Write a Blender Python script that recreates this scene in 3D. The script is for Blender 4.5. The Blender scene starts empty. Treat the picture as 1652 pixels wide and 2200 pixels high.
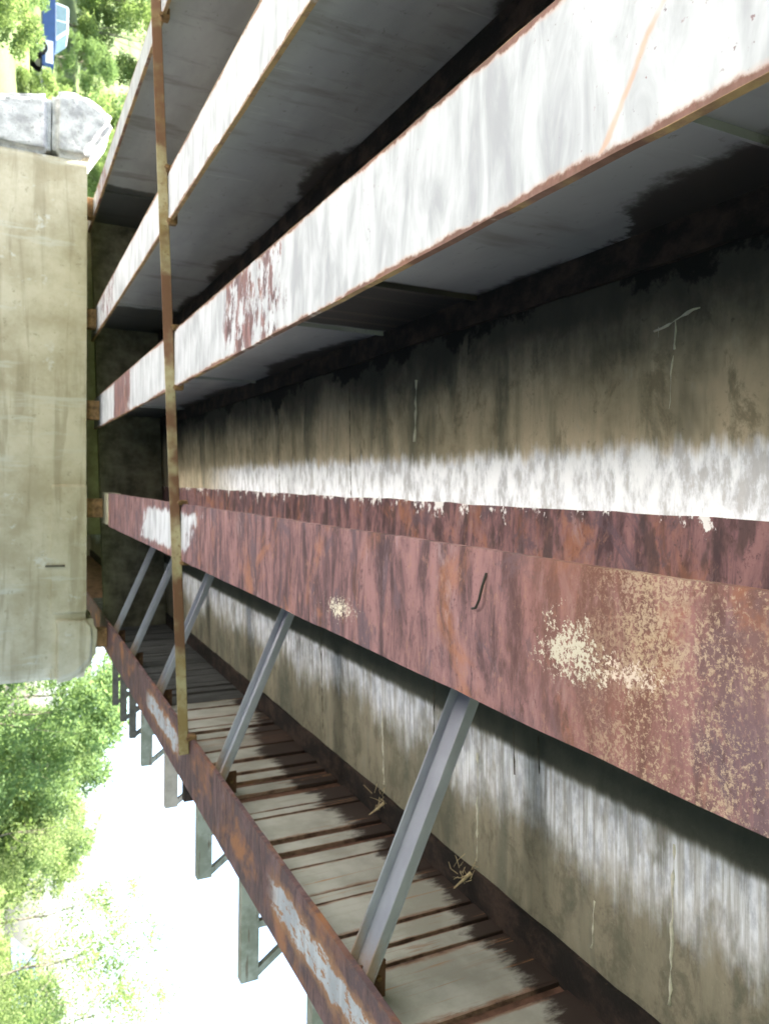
import bpy, bmesh, math, random
import numpy as np
from mathutils import Vector, Matrix

random.seed(7)
rng = np.random.default_rng(7)
SC = bpy.context.scene
COL = SC.collection
rad = math.radians

# ------------------------------------------------------------------ camera
# the photograph was taken with the camera turned on its side: world up points to the right of the picture
F_PX, PITCH, YAW = 1641.0, rad(26.44), rad(2.34)
fw = Vector((math.sin(YAW) * math.cos(PITCH), math.cos(YAW) * math.cos(PITCH), math.sin(PITCH)))
rt = Vector((math.cos(YAW), -math.sin(YAW), 0))
up = rt.cross(fw)
cam_d = bpy.data.cameras.new('camera')
cam = bpy.data.objects.new('camera', cam_d)
COL.objects.link(cam)
mx, my, mz = up, -rt, -fw
cam.matrix_world = Matrix(((mx.x, my.x, mz.x, 0), (mx.y, my.y, mz.y, 0), (mx.z, my.z, mz.z, 1.6), (0, 0, 0, 1)))
cam_d.sensor_fit = 'VERTICAL'
cam_d.sensor_height = 36.0
cam_d.lens = F_PX / 2200.0 * 36.0
cam_d.clip_start = 0.05
cam_d.clip_end = 1500
cam_d.dof.use_dof = True
cam_d.dof.focus_distance = 2.3
cam_d.dof.aperture_fstop = 4.0
SC.camera = cam

# ------------------------------------------------------------------ light
SUN_DIR = Vector((-0.64, 0.02, 1.0)).normalized()        # towards the sun: high, from the left of the bridge
SUN_EL = math.asin(SUN_DIR.z)
SUN_AZ = math.atan2(SUN_DIR.x, SUN_DIR.y)
world = bpy.data.worlds.new('World')
SC.world = world
world.use_nodes = True
wn, wl = world.node_tree.nodes, world.node_tree.links
wn.clear()
sky = wn.new('ShaderNodeTexSky')
sky.sky_type = 'NISHITA'
sky.sun_disc = False
sky.sun_elevation = SUN_EL
sky.sun_rotation = SUN_AZ
sky.dust_density = 3.0
sky.air_density = 1.0
bg = wn.new('ShaderNodeBackground')
bg.inputs['Strength'].default_value = 0.10
wo = wn.new('ShaderNodeOutputWorld')
wl.new(sky.outputs[0], bg.inputs['Color'])
wl.new(bg.outputs[0], wo.inputs['Surface'])
sun_d = bpy.data.lights.new('sun', 'SUN')
sun_d.energy = 5.0
sun_d.angle = rad(0.5)
sun_d.color = (1.0, 0.95, 0.88)
sun = bpy.data.objects.new('sun', sun_d)
COL.objects.link(sun)
sun.rotation_euler = SUN_DIR.to_track_quat('Z', 'Y').to_euler()
sun.location = (-30, -10, 45)

SC.view_settings.view_transform = 'Standard'
SC.view_settings.look = 'None'
SC.view_settings.gamma = 1.0
SC.view_settings.use_curve_mapping = False
SC.view_settings.exposure = 3.0
SC.cycles.max_bounces = 10
SC.cycles.diffuse_bounces = 6
SC.cycles.glossy_bounces = 4
SC.cycles.caustics_reflective = True
SC.cycles.blur_glossy = 0.0
SC.cycles.sample_clamp_indirect = 0.0
SC.cycles.use_denoising = True

# ------------------------------------------------------------------ node helper
class NT:
    def __init__(self, name):
        self.m = bpy.data.materials.new(name)
        self.m.use_nodes = True
        self.t = self.m.node_tree
        self.t.nodes.clear()
        self.out = self.t.nodes.new('ShaderNodeOutputMaterial')
    def new(self, t, **kw):
        n = self.t.nodes.new(t)
        for k, v in kw.items():
            setattr(n, k, v)
        return n
    def put(self, sock, v):
        if isinstance(v, bpy.types.NodeSocket):
            self.t.links.new(v, sock)
        elif isinstance(v, (tuple, list)) and len(v) == 3 and sock.type == 'RGBA':
            sock.default_value = (*v, 1)
        else:
            sock.default_value = v
    def pos(self):
        return self.new('ShaderNodeNewGeometry').outputs['Position']
    def obj(self):
        return self.new('ShaderNodeTexCoord').outputs['Object']
    def rnd(self):
        return self.new('ShaderNodeObjectInfo').outputs['Random']
    def mapv(self, v, scale=(1, 1, 1), loc=(0, 0, 0)):
        n = self.new('ShaderNodeMapping')
        self.put(n.inputs['Vector'], v)
        n.inputs['Scale'].default_value = scale
        self.put(n.inputs['Location'], loc)
        return n.outputs[0]
    def noise(self, v, scale=1.0, detail=4.0, rough=0.55, st=(1, 1, 1), loc=(0, 0, 0), dist=0.0):
        n = self.new('ShaderNodeTexNoise')
        self.put(n.inputs['Vector'], self.mapv(v, tuple(scale * s for s in st), loc))
        n.inputs['Scale'].default_value = 1.0
        n.inputs['Detail'].default_value = detail
        n.inputs['Roughness'].default_value = rough
        n.inputs['Distortion'].default_value = dist
        return n.outputs['Fac']
    def vor(self, v, scale, rnd=1.0):
        n = self.new('ShaderNodeTexVoronoi')
        self.put(n.inputs['Vector'], v)
        n.inputs['Scale'].default_value = scale
        n.inputs['Randomness'].default_value = rnd
        return n
    def mr(self, v, a, b, c=0.0, d=1.0, smooth=True):
        n = self.new('ShaderNodeMapRange')
        if smooth:
            n.interpolation_type = 'SMOOTHSTEP'
        for s, x in zip((0, 1, 2, 3, 4), (v, a, b, c, d)):
            self.put(n.inputs[s], x)
        return n.outputs[0]
    def ma(self, op, a, b=None, c=None):
        n = self.new('ShaderNodeMath', operation=op)
        self.put(n.inputs[0], a)
        if b is not None:
            self.put(n.inputs[1], b)
        if c is not None:
            self.put(n.inputs[2], c)
        return n.outputs[0]
    def mx(self, a, b):
        return self.ma('MAXIMUM', a, b)
    def mul(self, *a):
        r = a[0]
        for b in a[1:]:
            r = self.ma('MULTIPLY', r, b)
        return r
    def add(self, *a):
        r = a[0]
        for b in a[1:]:
            r = self.ma('ADD', r, b)
        return r
    def mix(self, f, a, b, mode='MIX'):
        n = self.new('ShaderNodeMix', data_type='RGBA', blend_type=mode)
        self.put(n.inputs[0], f)
        self.put(n.inputs[6], a)
        self.put(n.inputs[7], b)
        return n.outputs[2]
    def xyz(self, v):
        n = self.new('ShaderNodeSeparateXYZ')
        self.put(n.inputs[0], v)
        return n.outputs
    def zone(self, y, a, b, soft):
        """1 inside a..b, soft edges"""
        return self.mul(self.mr(y, a - soft, a + soft), self.mr(y, b - soft, b + soft, 1.0, 0.0))
    def done(self, color, rough=0.8, bump=None, bstr=0.3, bdist=0.01, metallic=0.0, spec=0.3):
        b = self.new('ShaderNodeBsdfPrincipled')
        self.put(b.inputs['Base Color'], color)
        self.put(b.inputs['Roughness'], rough)
        b.inputs['Metallic'].default_value = metallic
        b.inputs['Specular IOR Level'].default_value = spec
        if bump is not None:
            n = self.new('ShaderNodeBump')
            n.inputs['Strength'].default_value = bstr
            n.inputs['Distance'].default_value = bdist
            self.put(n.inputs['Height'], bump)
            self.t.links.new(n.outputs[0], b.inputs['Normal'])
        self.t.links.new(b.outputs[0], self.out.inputs['Surface'])
        return self.m

# ------------------------------------------------------------------ materials
def rust_colour(n, v, tint=0.0, seed=0.0):
    """purple-brown mill rust: short streaks across the member, blotches, orange blooms, pits, and pale dapples painting in water-reflected light"""
    st = n.noise(v, 1.0, 6, 0.68, (2.4, 10, 2.4), (seed, seed * 3, 0), dist=0.5)
    fi = n.noise(v, 45, 4, 0.7, loc=(seed, 0, 0))
    bl = n.noise(v, 1.7, 5, 0.65, (1, 1.2, 1), (seed, 5, 0), dist=0.8)
    c = n.mix(n.mr(st, 0.36, 0.64), (0.066, 0.038, 0.044), (0.25, 0.135, 0.138))
    c = n.mix(n.mr(bl, 0.52, 0.66, 0, 0.7), c, (0.29, 0.125, 0.07))
    vb = n.noise(v, 2.4, 6, 0.7, (0.8, 1.2, 1), (seed + 5, 1, 0), dist=1.0)
    c = n.mix(n.mr(vb, 0.50, 0.60, 0, 0.8), c, (0.105, 0.072, 0.088))
    dapple = n.noise(v, 3.6, 6, 0.72, (0.5, 1.5, 1), (seed + 2, 8, 0), dist=0.5)  # dapples of rippled water light painted onto the rust
    c = n.mix(n.mr(dapple, 0.55, 0.70, 0, 0.7), c, (0.31, 0.205, 0.215))
    gr = n.noise(v, 19, 6, 0.8, (0.8, 1.3, 1), (seed, 4, 0))
    c = n.mix(n.mr(gr, 0.55, 0.68, 0, 0.55), c, (0.31, 0.17, 0.125))
    c = n.mix(n.mr(gr, 0.45, 0.32, 0, 0.75), c, (0.06, 0.034, 0.034))
    c = n.mix(n.mr(fi, 0.60, 0.72, 0, 0.6), c, (0.07, 0.042, 0.045))
    return c, n.add(n.mul(fi, 0.5), n.mul(gr, 0.9)), st

def paint_colour(n, v, seed=0.0, lo=(0.30, 0.31, 0.335), hi=(0.53, 0.545, 0.58)):
    st = n.noise(v, 1.0, 5, 0.6, (2.4, 8.5, 2.0), (seed, seed, 0), dist=0.6)  # streaks paint the water's rippled light into the coat
    bg_ = n.noise(v, 2.2, 3, 0.5, (1, 1.4, 1), (0, seed, 0))
    c = n.mix(n.mr(n.add(n.mul(st, 0.65), n.mul(bg_, 0.35)), 0.34, 0.62), lo, hi)
    sk = n.noise(v, 30, 4, 0.75, (1, 1, 1), (seed, 3, 0))
    c = n.mix(n.mul(n.mr(sk, 0.66, 0.72), n.mr(bg_, 0.45, 0.6), 0.7), c, (0.16, 0.14, 0.13))
    return c

def flange_mat(name, zones=(), seed=0.0, edge=0.232, weld=None, dim=1.0):
    """white paint on a bottom flange: rust creeping in from both edges, rusted zones (y0, y1), an optional rusty weld line"""
    n = NT(name)
    v, w = n.obj(), n.pos()
    ox, oy, oz = n.xyz(v)
    wx, wy, wz = n.xyz(w)
    rc, fi, st = rust_colour(n, w, seed=seed)
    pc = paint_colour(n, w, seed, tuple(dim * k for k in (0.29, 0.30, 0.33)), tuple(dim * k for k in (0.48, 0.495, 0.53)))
    ax = n.ma('ABSOLUTE', ox)
    ed = n.noise(w, 9, 5, 0.7, (1, 1, 1), (seed, 2, 0))
    lf = n.noise(w, 0.9, 2, 0.5, (0.3, 1, 1), (seed, 9, 0))
    e = n.add(ax, n.mul(n.add(ed, -0.5), 0.06), n.mul(n.add(lf, -0.5), 0.07))
    m = n.mr(e, edge - 0.006, edge + 0.006)
    och = n.mr(e, edge - 0.016, edge + 0.004, 0, 0.45)
    pits = n.mul(n.mr(n.noise(w, 42, 3, 0.6, loc=(seed, 0, 0)), 0.66, 0.71), n.mr(n.noise(w, 2.6, 3, 0.6, loc=(seed, 4, 0)), 0.53, 0.66))
    m = n.mx(m, n.mul(pits, 0.8))
    for (a, b, k) in zones:
        br = n.noise(w, 5.5, 6, 0.7, (1, 1.6, 1), (seed, 7, 0))
        yy = n.add(wy, n.mul(n.add(br, -0.5), 0.55))
        z = n.zone(yy, a, b, 0.05)
        pat = n.mr(n.noise(w, 3.2, 6, 0.72, (0.8, 1.6, 1), (seed, 3, 0)), 0.5 - k, 0.56 - k)
        m = n.mx(m, n.mul(z, pat))
    if weld:
        y0, sl = weld
        yy = n.add(wy, n.mul(wx, sl), n.mul(n.add(n.noise(w, 7, 3, 0.6), -0.5), 0.06))
        d = n.ma('ABSOLUTE', n.add(yy, -y0))
        och = n.mx(och, n.mul(n.mr(d, 0.004, 0.020, 0.6, 0.0), n.mr(n.noise(w, 12, 2, 0.5), 0.32, 0.5, 0.35, 1)))
    c = n.mix(och, pc, (0.50, 0.27, 0.15))
    c = n.mix(m, c, n.mix(n.mr(e, edge - 0.01, edge + 0.004, 0, 0.7), rc, (0.14, 0.065, 0.04)))
    side = n.mr(ax, edge + 0.0115, edge + 0.0125)
    c = n.mix(n.mul(side, n.mr(ed, 0.35, 0.6, 0.2, 0.8)), c, (0.36, 0.24, 0.11))
    h = n.add(n.mul(fi, 0.5), n.mul(m, -0.6))
    return n.done(c, 0.6, h, 0.25, 0.004)

def rust_flange_mat():
    n = NT('rusted_flange_steel')
    w = n.pos()
    wx, wy, wz = n.xyz(w)
    c, fi, st = rust_colour(n, w, seed=3.0)
    warm = n.noise(w, 0.8, 3, 0.5, loc=(2, 1, 0))
    c = n.mix(n.mul(n.mr(wy, 3.2, 1.2), n.mr(warm, 0.3, 0.65, 0, 0.7)), c, (0.19, 0.075, 0.042))
    # last flakes of the old cream coat, speckled, in patches
    sp = n.noise(w, 75, 5, 0.85, (1, 1, 1), (4, 0, 0), dist=0.4)
    pt = n.noise(w, 2.3, 4, 0.6, (1, 1, 1), (11, 3, 0), dist=0.6)
    near = n.mul(n.mr(wy, 1.75, 1.35), n.mr(n.noise(w, 9, 4, 0.7, loc=(2, 2, 2)), 0.34, 0.5, 0.25, 1))
    m = n.mul(n.mr(n.add(n.mul(sp, 1.9), n.mul(pt, 0.75)), 1.36, 1.46), near)
    c = n.mix(n.mul(m, 0.8), c, n.mix(n.noise(w, 6), (0.40, 0.30, 0.17), (0.37, 0.28, 0.23)))
    for (px, py, rx, ry, col) in ((0.45, 1.66, 0.09, 0.16, (0.50, 0.46, 0.37)), (0.585, 3.3, 0.055, 0.20, (0.60, 0.55, 0.44)), (0.47, 1.43, 0.05, 0.10, (0.56, 0.46, 0.38))):
        dx = n.ma('DIVIDE', n.add(wx, -px), rx)
        dy = n.ma('DIVIDE', n.add(wy, -py), ry)
        r = n.ma('SQRT', n.add(n.mul(dx, dx), n.mul(dy, dy)))
        q = n.noise(w, 70, 5, 0.8, (1, 1, 1), (px, 0, 0))
        r = n.add(r, n.mul(n.add(q, -0.5), 4.6), n.mul(n.add(n.noise(w, 11, 4, 0.7), -0.5), 3.2))
        c = n.mix(n.mr(r, 0.62, 0.40, 0, 0.9), c, col)
    # white paint still on near the pier
    br = n.noise(w, 6, 6, 0.7, (1, 1.3, 1), (1, 7, 0))
    yy = n.add(wy, n.mul(n.add(br, -0.5), 1.6), n.mul(wx, -1.4))
    z = n.zone(yy, 5.9, 8.3, 0.12)
    ez = n.mr(n.ma('ABSOLUTE', n.add(n.add(wx, -0.47), n.mul(n.add(br, -0.5), 0.22))), 0.15, 0.2, 1, 0)
    c = n.mix(n.mul(z, ez), c, paint_colour(n, w, 2.0))
    return n.done(c, 0.82, n.add(n.mul(fi, 0.6), n.mul(sp, 0.4)), 0.5, 0.006)

def edge_flange_mat():
    n = NT('edge_girder_flange_steel')
    w = n.pos()
    v = n.obj()
    ox, oy, oz = n.xyz(v)
    wx, wy, wz = n.xyz(w)
    c, fi, st = rust_colour(n, w, seed=6.0)
    c = n.mix(0.35, c, (0.11, 0.07, 0.075))
    bl = n.noise(w, 2.2, 5, 0.65, (1, 0.7, 1), (3, 3, 0), dist=0.4)
    c = n.mix(n.mr(bl, 0.52, 0.68, 0, 0.8), c, (0.40, 0.17, 0.075))
    # long strip of white paint left along the middle, broken up
    br = n.noise(w, 7, 6, 0.7, (1, 0.6, 1), (5, 2, 0))
    d = n.ma('ABSOLUTE', n.add(ox, 0.02, n.mul(n.add(br, -0.5), 0.30)))
    zz = n.mx(n.zone(n.add(wy, n.mul(br, 0.3)), 1.5, 4.6, 0.15), n.zone(n.add(wy, n.mul(br, 0.5)), 7.6, 9.3, 0.2))
    pm = n.mul(n.mr(d, 0.075, 0.10, 1, 0), zz, n.mr(br, 0.30, 0.38), n.mr(n.noise(w, 16, 5, 0.8, (1.2, 0.6, 1), (3, 7, 0)), 0.40, 0.46))
    halo = n.mul(n.mr(d, 0.08, 0.17, 0.8, 0), zz)
    c = n.mix(halo, c, (0.42, 0.22, 0.11))
    c = n.mix(pm, c, paint_colour(n, w, 9.0, (0.38, 0.395, 0.44), (0.58, 0.60, 0.65)))
    return n.done(c, 0.75, fi, 0.45, 0.006)

def web_mat():
    n = NT('grey_web_paint')
    w = n.pos()
    wx, wy, wz = n.xyz(w)
    a = n.noise(w, 1.3, 4, 0.6, (1, 0.5, 1.6))
    c = n.mix(n.mr(a, 0.35, 0.7), (0.27, 0.27, 0.28), (0.35, 0.35, 0.36))
    s = n.noise(w, 1.0, 4, 0.6, (3, 3, 0.8), (4, 0, 0))
    c = n.mix(n.mr(s, 0.54, 0.70, 0, 0.6), c, (0.13, 0.115, 0.10))
    c = n.mix(n.mr(n.noise(w, 14, 5, 0.75, (1, 0.7, 1.3), (2, 2, 2)), 0.60, 0.70, 0, 0.5), c, (0.10, 0.085, 0.07))
    c = n.mix(n.mr(n.noise(w, 1.0, 4, 0.7, (3, 9, 1.2), (8, 0, 0)), 0.62, 0.72, 0, 0.5), c, (0.44, 0.44, 0.44))
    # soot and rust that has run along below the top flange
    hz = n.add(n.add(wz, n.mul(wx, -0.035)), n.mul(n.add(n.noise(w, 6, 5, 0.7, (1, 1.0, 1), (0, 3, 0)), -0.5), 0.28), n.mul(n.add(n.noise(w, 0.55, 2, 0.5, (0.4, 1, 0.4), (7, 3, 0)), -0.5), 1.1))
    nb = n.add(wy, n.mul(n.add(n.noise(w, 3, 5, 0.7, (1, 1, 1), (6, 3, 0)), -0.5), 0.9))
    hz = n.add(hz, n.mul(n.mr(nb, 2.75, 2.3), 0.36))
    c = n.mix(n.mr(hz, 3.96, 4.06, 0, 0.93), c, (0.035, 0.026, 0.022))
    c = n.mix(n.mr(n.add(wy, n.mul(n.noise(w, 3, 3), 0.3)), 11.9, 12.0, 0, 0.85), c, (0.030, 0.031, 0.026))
    # one badly corroded length of the middle girder
    z = n.mul(n.zone(n.add(wy, n.mul(n.noise(w, 5, 3), 0.06)), 3.72, 4.92, 0.02), n.zone(wx, -1.3, -0.8, 0.01))
    bands = n.noise(w, 1, 3, 0.5, (1, 9, 0.3))
    c = n.mix(n.mul(z, 0.93), c, n.mix(n.mr(bands, 0.55, 0.7), (0.018, 0.015, 0.014), (0.07, 0.05, 0.04)))
    return n.done(c, 0.55, a, 0.1, 0.004)

def dark_rust_mat():
    n = NT('black_rusted_steel')
    w = n.pos()
    a = n.noise(w, 5, 6, 0.7, (1, 0.7, 1))
    b = n.noise(w, 40, 4, 0.7)
    c = n.mix(n.mr(a, 0.42, 0.66), (0.018, 0.015, 0.014), (0.065, 0.042, 0.034))
    c = n.mix(n.mr(b, 0.62, 0.75, 0, 0.4), c, (0.14, 0.075, 0.05))
    return n.done(c, 0.9, b, 0.6, 0.008)

def mottled_top_mat():
    n = NT('mottled_rust_top_flange')
    w = n.pos()
    c, fi, st = rust_colour(n, w, seed=8.0)
    wx, wy, wz = n.xyz(w)
    c = n.mix(n.mr(n.noise(w, 3, 4, 0.6, (1, 2, 1), (2, 8, 0)), 0.5, 0.62, 0, 0.8), c, (0.06, 0.04, 0.042))
    br = n.noise(w, 7, 6, 0.7, (0.9, 1.2, 1), (2, 2, 0))
    m = n.mr(n.add(n.mul(n.add(br, -0.5), 0.8), n.mul(wx, -1.0)), -0.09, -0.05)
    c = n.mix(m, c, (0.78, 0.77, 0.77))
    return n.done(c, 0.85, fi, 0.6, 0.008)

def soffit_mat():
    n = NT('stained_deck_concrete')
    w = n.pos()
    wx, wy, wz = n.xyz(w)
    a = n.noise(w, 1.6, 6, 0.65, (0.8, 1.0, 1))
    st = n.noise(w, 1.0, 6, 0.65, (1.5, 11, 1), (2, 0, 0))
    fi = n.noise(w, 26, 5, 0.7)
    bl = n.noise(w, 4.5, 6, 0.75, (0.8, 1.2, 1), (3, 9, 0), dist=0.4)
    c = n.mix(n.mr(a, 0.36, 0.64), (0.36, 0.31, 0.215), (0.57, 0.48, 0.345))
    c = n.mix(n.mr(st, 0.42, 0.72, 0, 0.55), c, (0.17, 0.165, 0.11))
    c = n.mix(n.mr(n.noise(w, 1.0, 4, 0.6, (2, 22, 1), (6, 3, 0)), 0.62, 0.75, 0, 0.5), c, (0.36, 0.34, 0.27))
    c = n.mix(n.mr(fi, 0.58, 0.75, 0, 0.45), c, (0.09, 0.085, 0.06))
    c = n.mix(n.mr(n.noise(w, 13, 5, 0.75, (1, 1, 1), (9, 0, 0)), 0.64, 0.7, 0, 0.5), c, (0.07, 0.065, 0.05))
    c = n.mix(n.mr(bl, 0.5, 0.66, 0, 0.7), c, (0.19, 0.165, 0.11))
    c = n.mix(n.mr(bl, 0.42, 0.3, 0, 0.5), c, (0.50, 0.46, 0.37))
    dp = n.noise(w, 1.0, 4, 0.6, (0.5, 2.2, 1), (4, 7, 0), dist=0.5)
    c = n.mix(n.mr(dp, 0.5, 0.66, 0, 0.75), c, (0.12, 0.125, 0.095))
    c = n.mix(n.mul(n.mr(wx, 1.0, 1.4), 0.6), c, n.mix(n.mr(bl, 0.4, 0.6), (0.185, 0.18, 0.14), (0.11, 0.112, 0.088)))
    sp = n.noise(w, 34, 5, 0.8, loc=(1, 1, 0))
    c = n.mix(n.mr(sp, 0.6, 0.68, 0, 0.5), c, (0.40, 0.36, 0.28))
    # shade beside the middle girder painted in, with a ragged sooty black stain
    shade_x = n.add(wx, n.mul(n.add(a, -0.5), 0.5))
    c = n.mix(n.mul(n.zone(shade_x, -1.6, -0.64, 0.22), 0.94), c, (0.045, 0.043, 0.038))
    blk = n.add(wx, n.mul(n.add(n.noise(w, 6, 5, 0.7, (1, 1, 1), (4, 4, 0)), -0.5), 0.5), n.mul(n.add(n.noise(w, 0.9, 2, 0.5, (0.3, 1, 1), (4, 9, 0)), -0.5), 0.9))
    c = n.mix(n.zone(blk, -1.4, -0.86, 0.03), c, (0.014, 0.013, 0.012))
    # sun off the water, painted white beside the rusted girder: left and right bands
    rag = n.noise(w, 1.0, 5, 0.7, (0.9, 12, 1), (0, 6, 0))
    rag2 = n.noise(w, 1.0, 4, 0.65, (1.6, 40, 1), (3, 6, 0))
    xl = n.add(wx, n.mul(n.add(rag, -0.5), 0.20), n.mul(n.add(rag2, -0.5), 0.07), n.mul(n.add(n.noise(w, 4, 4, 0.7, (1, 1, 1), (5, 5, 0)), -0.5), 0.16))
    ml = n.mul(n.zone(xl, LIGHT_BANDS[0], LIGHT_BANDS[1], 0.05), n.mr(wy, 10.8, 8.6))
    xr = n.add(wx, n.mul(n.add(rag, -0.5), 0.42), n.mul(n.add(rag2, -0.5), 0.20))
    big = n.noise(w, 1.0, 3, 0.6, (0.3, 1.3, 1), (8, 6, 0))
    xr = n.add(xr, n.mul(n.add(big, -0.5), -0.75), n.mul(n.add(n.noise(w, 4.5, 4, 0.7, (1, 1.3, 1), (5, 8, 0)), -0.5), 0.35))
    mr_ = n.mul(n.mr(n.add(wx, n.mul(n.add(rag, -0.5), 0.05)), LIGHT_BANDS[2] - 0.02, LIGHT_BANDS[2] + 0.03), n.mr(xr, LIGHT_BANDS[3] - 0.16, LIGHT_BANDS[3] + 0.14, 1, 0), n.mr(n.noise(w, 1.0, 4, 0.7, (2.2, 5, 1), (8, 1, 0)), 0.30, 0.52, 0.25, 1))
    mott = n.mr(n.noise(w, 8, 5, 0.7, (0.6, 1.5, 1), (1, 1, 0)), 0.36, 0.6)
    lime_and_light = n.mix(mott, (0.55, 0.57, 0.62), (0.90, 0.92, 0.96))
    c = n.mix(n.mul(ml, n.mr(mott, 0.0, 0.5, 0.8, 1)), c, lime_and_light)
    c = n.mix(n.mul(mr_, n.mr(rag2, 0.34, 0.60, 0.4, 1.0)), c, lime_and_light)
    # shadow of the rusted flange painted in as a dark strip
    gd = n.zone(n.add(wx, n.mul(n.add(rag, -0.5), 0.06)), 0.8, LIGHT_BANDS[2], 0.03)
    c = n.mix(n.mul(gd, 0.85), c, (0.05, 0.058, 0.045))
    return n.done(c, 0.9, n.add(n.mul(fi, 0.5), n.mul(a, 0.8)), 0.5, 0.012)

LIGHT_BANDS = (-0.17, 0.34, 1.45, 1.80)

def pier_mat():
    n = NT('pier_concrete')
    w = n.pos()
    wx, wy, wz = n.xyz(w)
    a = n.noise(w, 1.4, 6, 0.65)
    brd = n.noise(w, 1.0, 4, 0.6, (0.5, 1, 5.5), (3, 0, 0), dist=0.5)
    fi = n.noise(w, 24, 5, 0.7)
    c = n.mix(n.mr(a, 0.32, 0.68), (0.36, 0.315, 0.215), (0.52, 0.475, 0.365))
    c = n.mix(n.mr(brd, 0.50, 0.66, 0, 0.5), c, (0.24, 0.205, 0.13))
    c = n.mix(n.mr(n.noise(w, 1.0, 4, 0.6, (5, 5, 0.7), (1, 2, 0)), 0.56, 0.7, 0, 0.65), c, (0.50, 0.49, 0.42))
    c = n.mix(n.mr(n.noise(w, 2.6, 5, 0.7, (1, 1, 1), (5, 2, 0)), 0.6, 0.7, 0, 0.75), c, (0.56, 0.56, 0.52))
    c = n.mix(n.mr(n.noise(w, 9, 5, 0.75, (1, 1, 1), (7, 0, 0)), 0.60, 0.68, 0, 0.45), c, (0.18, 0.16, 0.10))
    c = n.mix(n.mr(fi, 0.62, 0.74, 0, 0.3), c, (0.14, 0.13, 0.09))
    return n.done(c, 0.9, n.add(n.mul(fi, 0.6), n.mul(a, 0.8), n.mul(brd, 0.5)), 0.55, 0.02)

def pale_block_mat():
    n = NT('sunlit_white_concrete')
    w = n.pos()
    a = n.noise(w, 5, 6, 0.7)
    b = n.noise(w, 20, 5, 0.7)
    c = n.mix(n.mr(a, 0.35, 0.65), (0.30, 0.295, 0.29), (0.58, 0.575, 0.56))  # nose concrete whitened to paint in sunlight
    c = n.mix(n.mr(b, 0.56, 0.68, 0, 0.7), c, (0.17, 0.16, 0.145))
    return n.done(c, 0.9, n.add(a, n.mul(b, 0.6)), 0.6, 0.03)

def plank_mat(k=0.45, name='painted_plank_steel'):
    n = NT(name)
    v, w, r = n.obj(), n.pos(), n.rnd()
    ox, oy, oz = n.xyz(v)
    wx, wy, wz = n.xyz(w)
    st = n.noise(w, 1.0, 5, 0.6, (1, 18, 1.2))
    hz = n.noise(w, 1.0, 5, 0.65, (1, 30, 2.0), (3, 1, 0))
    a = n.noise(w, 3, 5, 0.6)
    c = n.mix(n.mr(a, 0.35, 0.65), (0.34, 0.33, 0.285), (0.47, 0.46, 0.415))
    c = n.mix(n.mr(st, 0.5, 0.7, 0, 0.5), c, (0.34, 0.31, 0.25))
    c = n.mix(n.mul(n.mr(hz, 0.6, 0.68), n.mr(r, 0.2, 0.8, 0.15, 0.8)), c, (0.28, 0.13, 0.06))
    ed = n.add(n.ma('ABSOLUTE', oy), n.mul(n.add(n.noise(w, 7, 5, 0.7, (1, 2, 0.7), (6, 0, 0)), -0.5), 0.25))
    c = n.mix(n.mr(ed, 0.42, 0.49, 0, 0.75), c, (0.24, 0.11, 0.06))
    c = n.mix(n.mr(ed, 0.485, 0.53, 0, 0.85), c, (0.07, 0.04, 0.032))
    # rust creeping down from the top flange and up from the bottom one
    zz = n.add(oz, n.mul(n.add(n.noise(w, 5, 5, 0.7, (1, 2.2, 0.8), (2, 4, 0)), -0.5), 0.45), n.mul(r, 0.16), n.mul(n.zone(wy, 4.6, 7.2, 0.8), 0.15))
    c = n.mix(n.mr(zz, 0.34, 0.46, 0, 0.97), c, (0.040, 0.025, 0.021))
    lz = n.add(oz, n.mul(n.add(n.noise(w, 6, 5, 0.7, (1, 2, 0.8), (8, 4, 0)), -0.5), 0.4))
    c = n.mix(n.mr(lz, -0.38, -0.50, 0, 0.9), c, (0.30, 0.14, 0.06))
    wl = n.noise(w, 1.0, 4, 0.7, (1, 26, 0.7), (11, 1, 0))
    c = n.mix(n.mul(n.mr(wl, 0.60, 0.68), n.mr(n.noise(w, 2.5, 4, 0.7, loc=(3, 3, 3)), 0.4, 0.6)), c, (0.40, 0.20, 0.09))
    rr = n.mr(r, 1.0 - k, 1.0 - k + 0.05)
    c = n.mix(n.mul(rr, 0.9), c, n.mix(n.mr(hz, 0.4, 0.6), (0.045, 0.028, 0.024), (0.17, 0.085, 0.055)))
    return n.done(c, 0.7, n.add(st, n.mul(a, 0.5)), 0.2, 0.006)

def galv_mat():
    n = NT('grey_blue_brace_paint')
    w = n.pos()
    a = n.noise(w, 2.2, 4, 0.6)
    b = n.noise(w, 24, 4, 0.7)
    c = n.mix(n.mr(a, 0.3, 0.7), (0.29, 0.30, 0.345), (0.38, 0.395, 0.445))
    c = n.mix(n.mr(b, 0.66, 0.76, 0, 0.5), c, (0.20, 0.17, 0.15))
    wx, wy, wz = n.xyz(w)
    c = n.mix(n.mr(n.add(wz, n.mul(b, 0.10)), 3.28, 3.17, 0, 0.75), c, (0.30, 0.17, 0.085))
    return n.done(c, 0.5, b, 0.12, 0.003)

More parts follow.
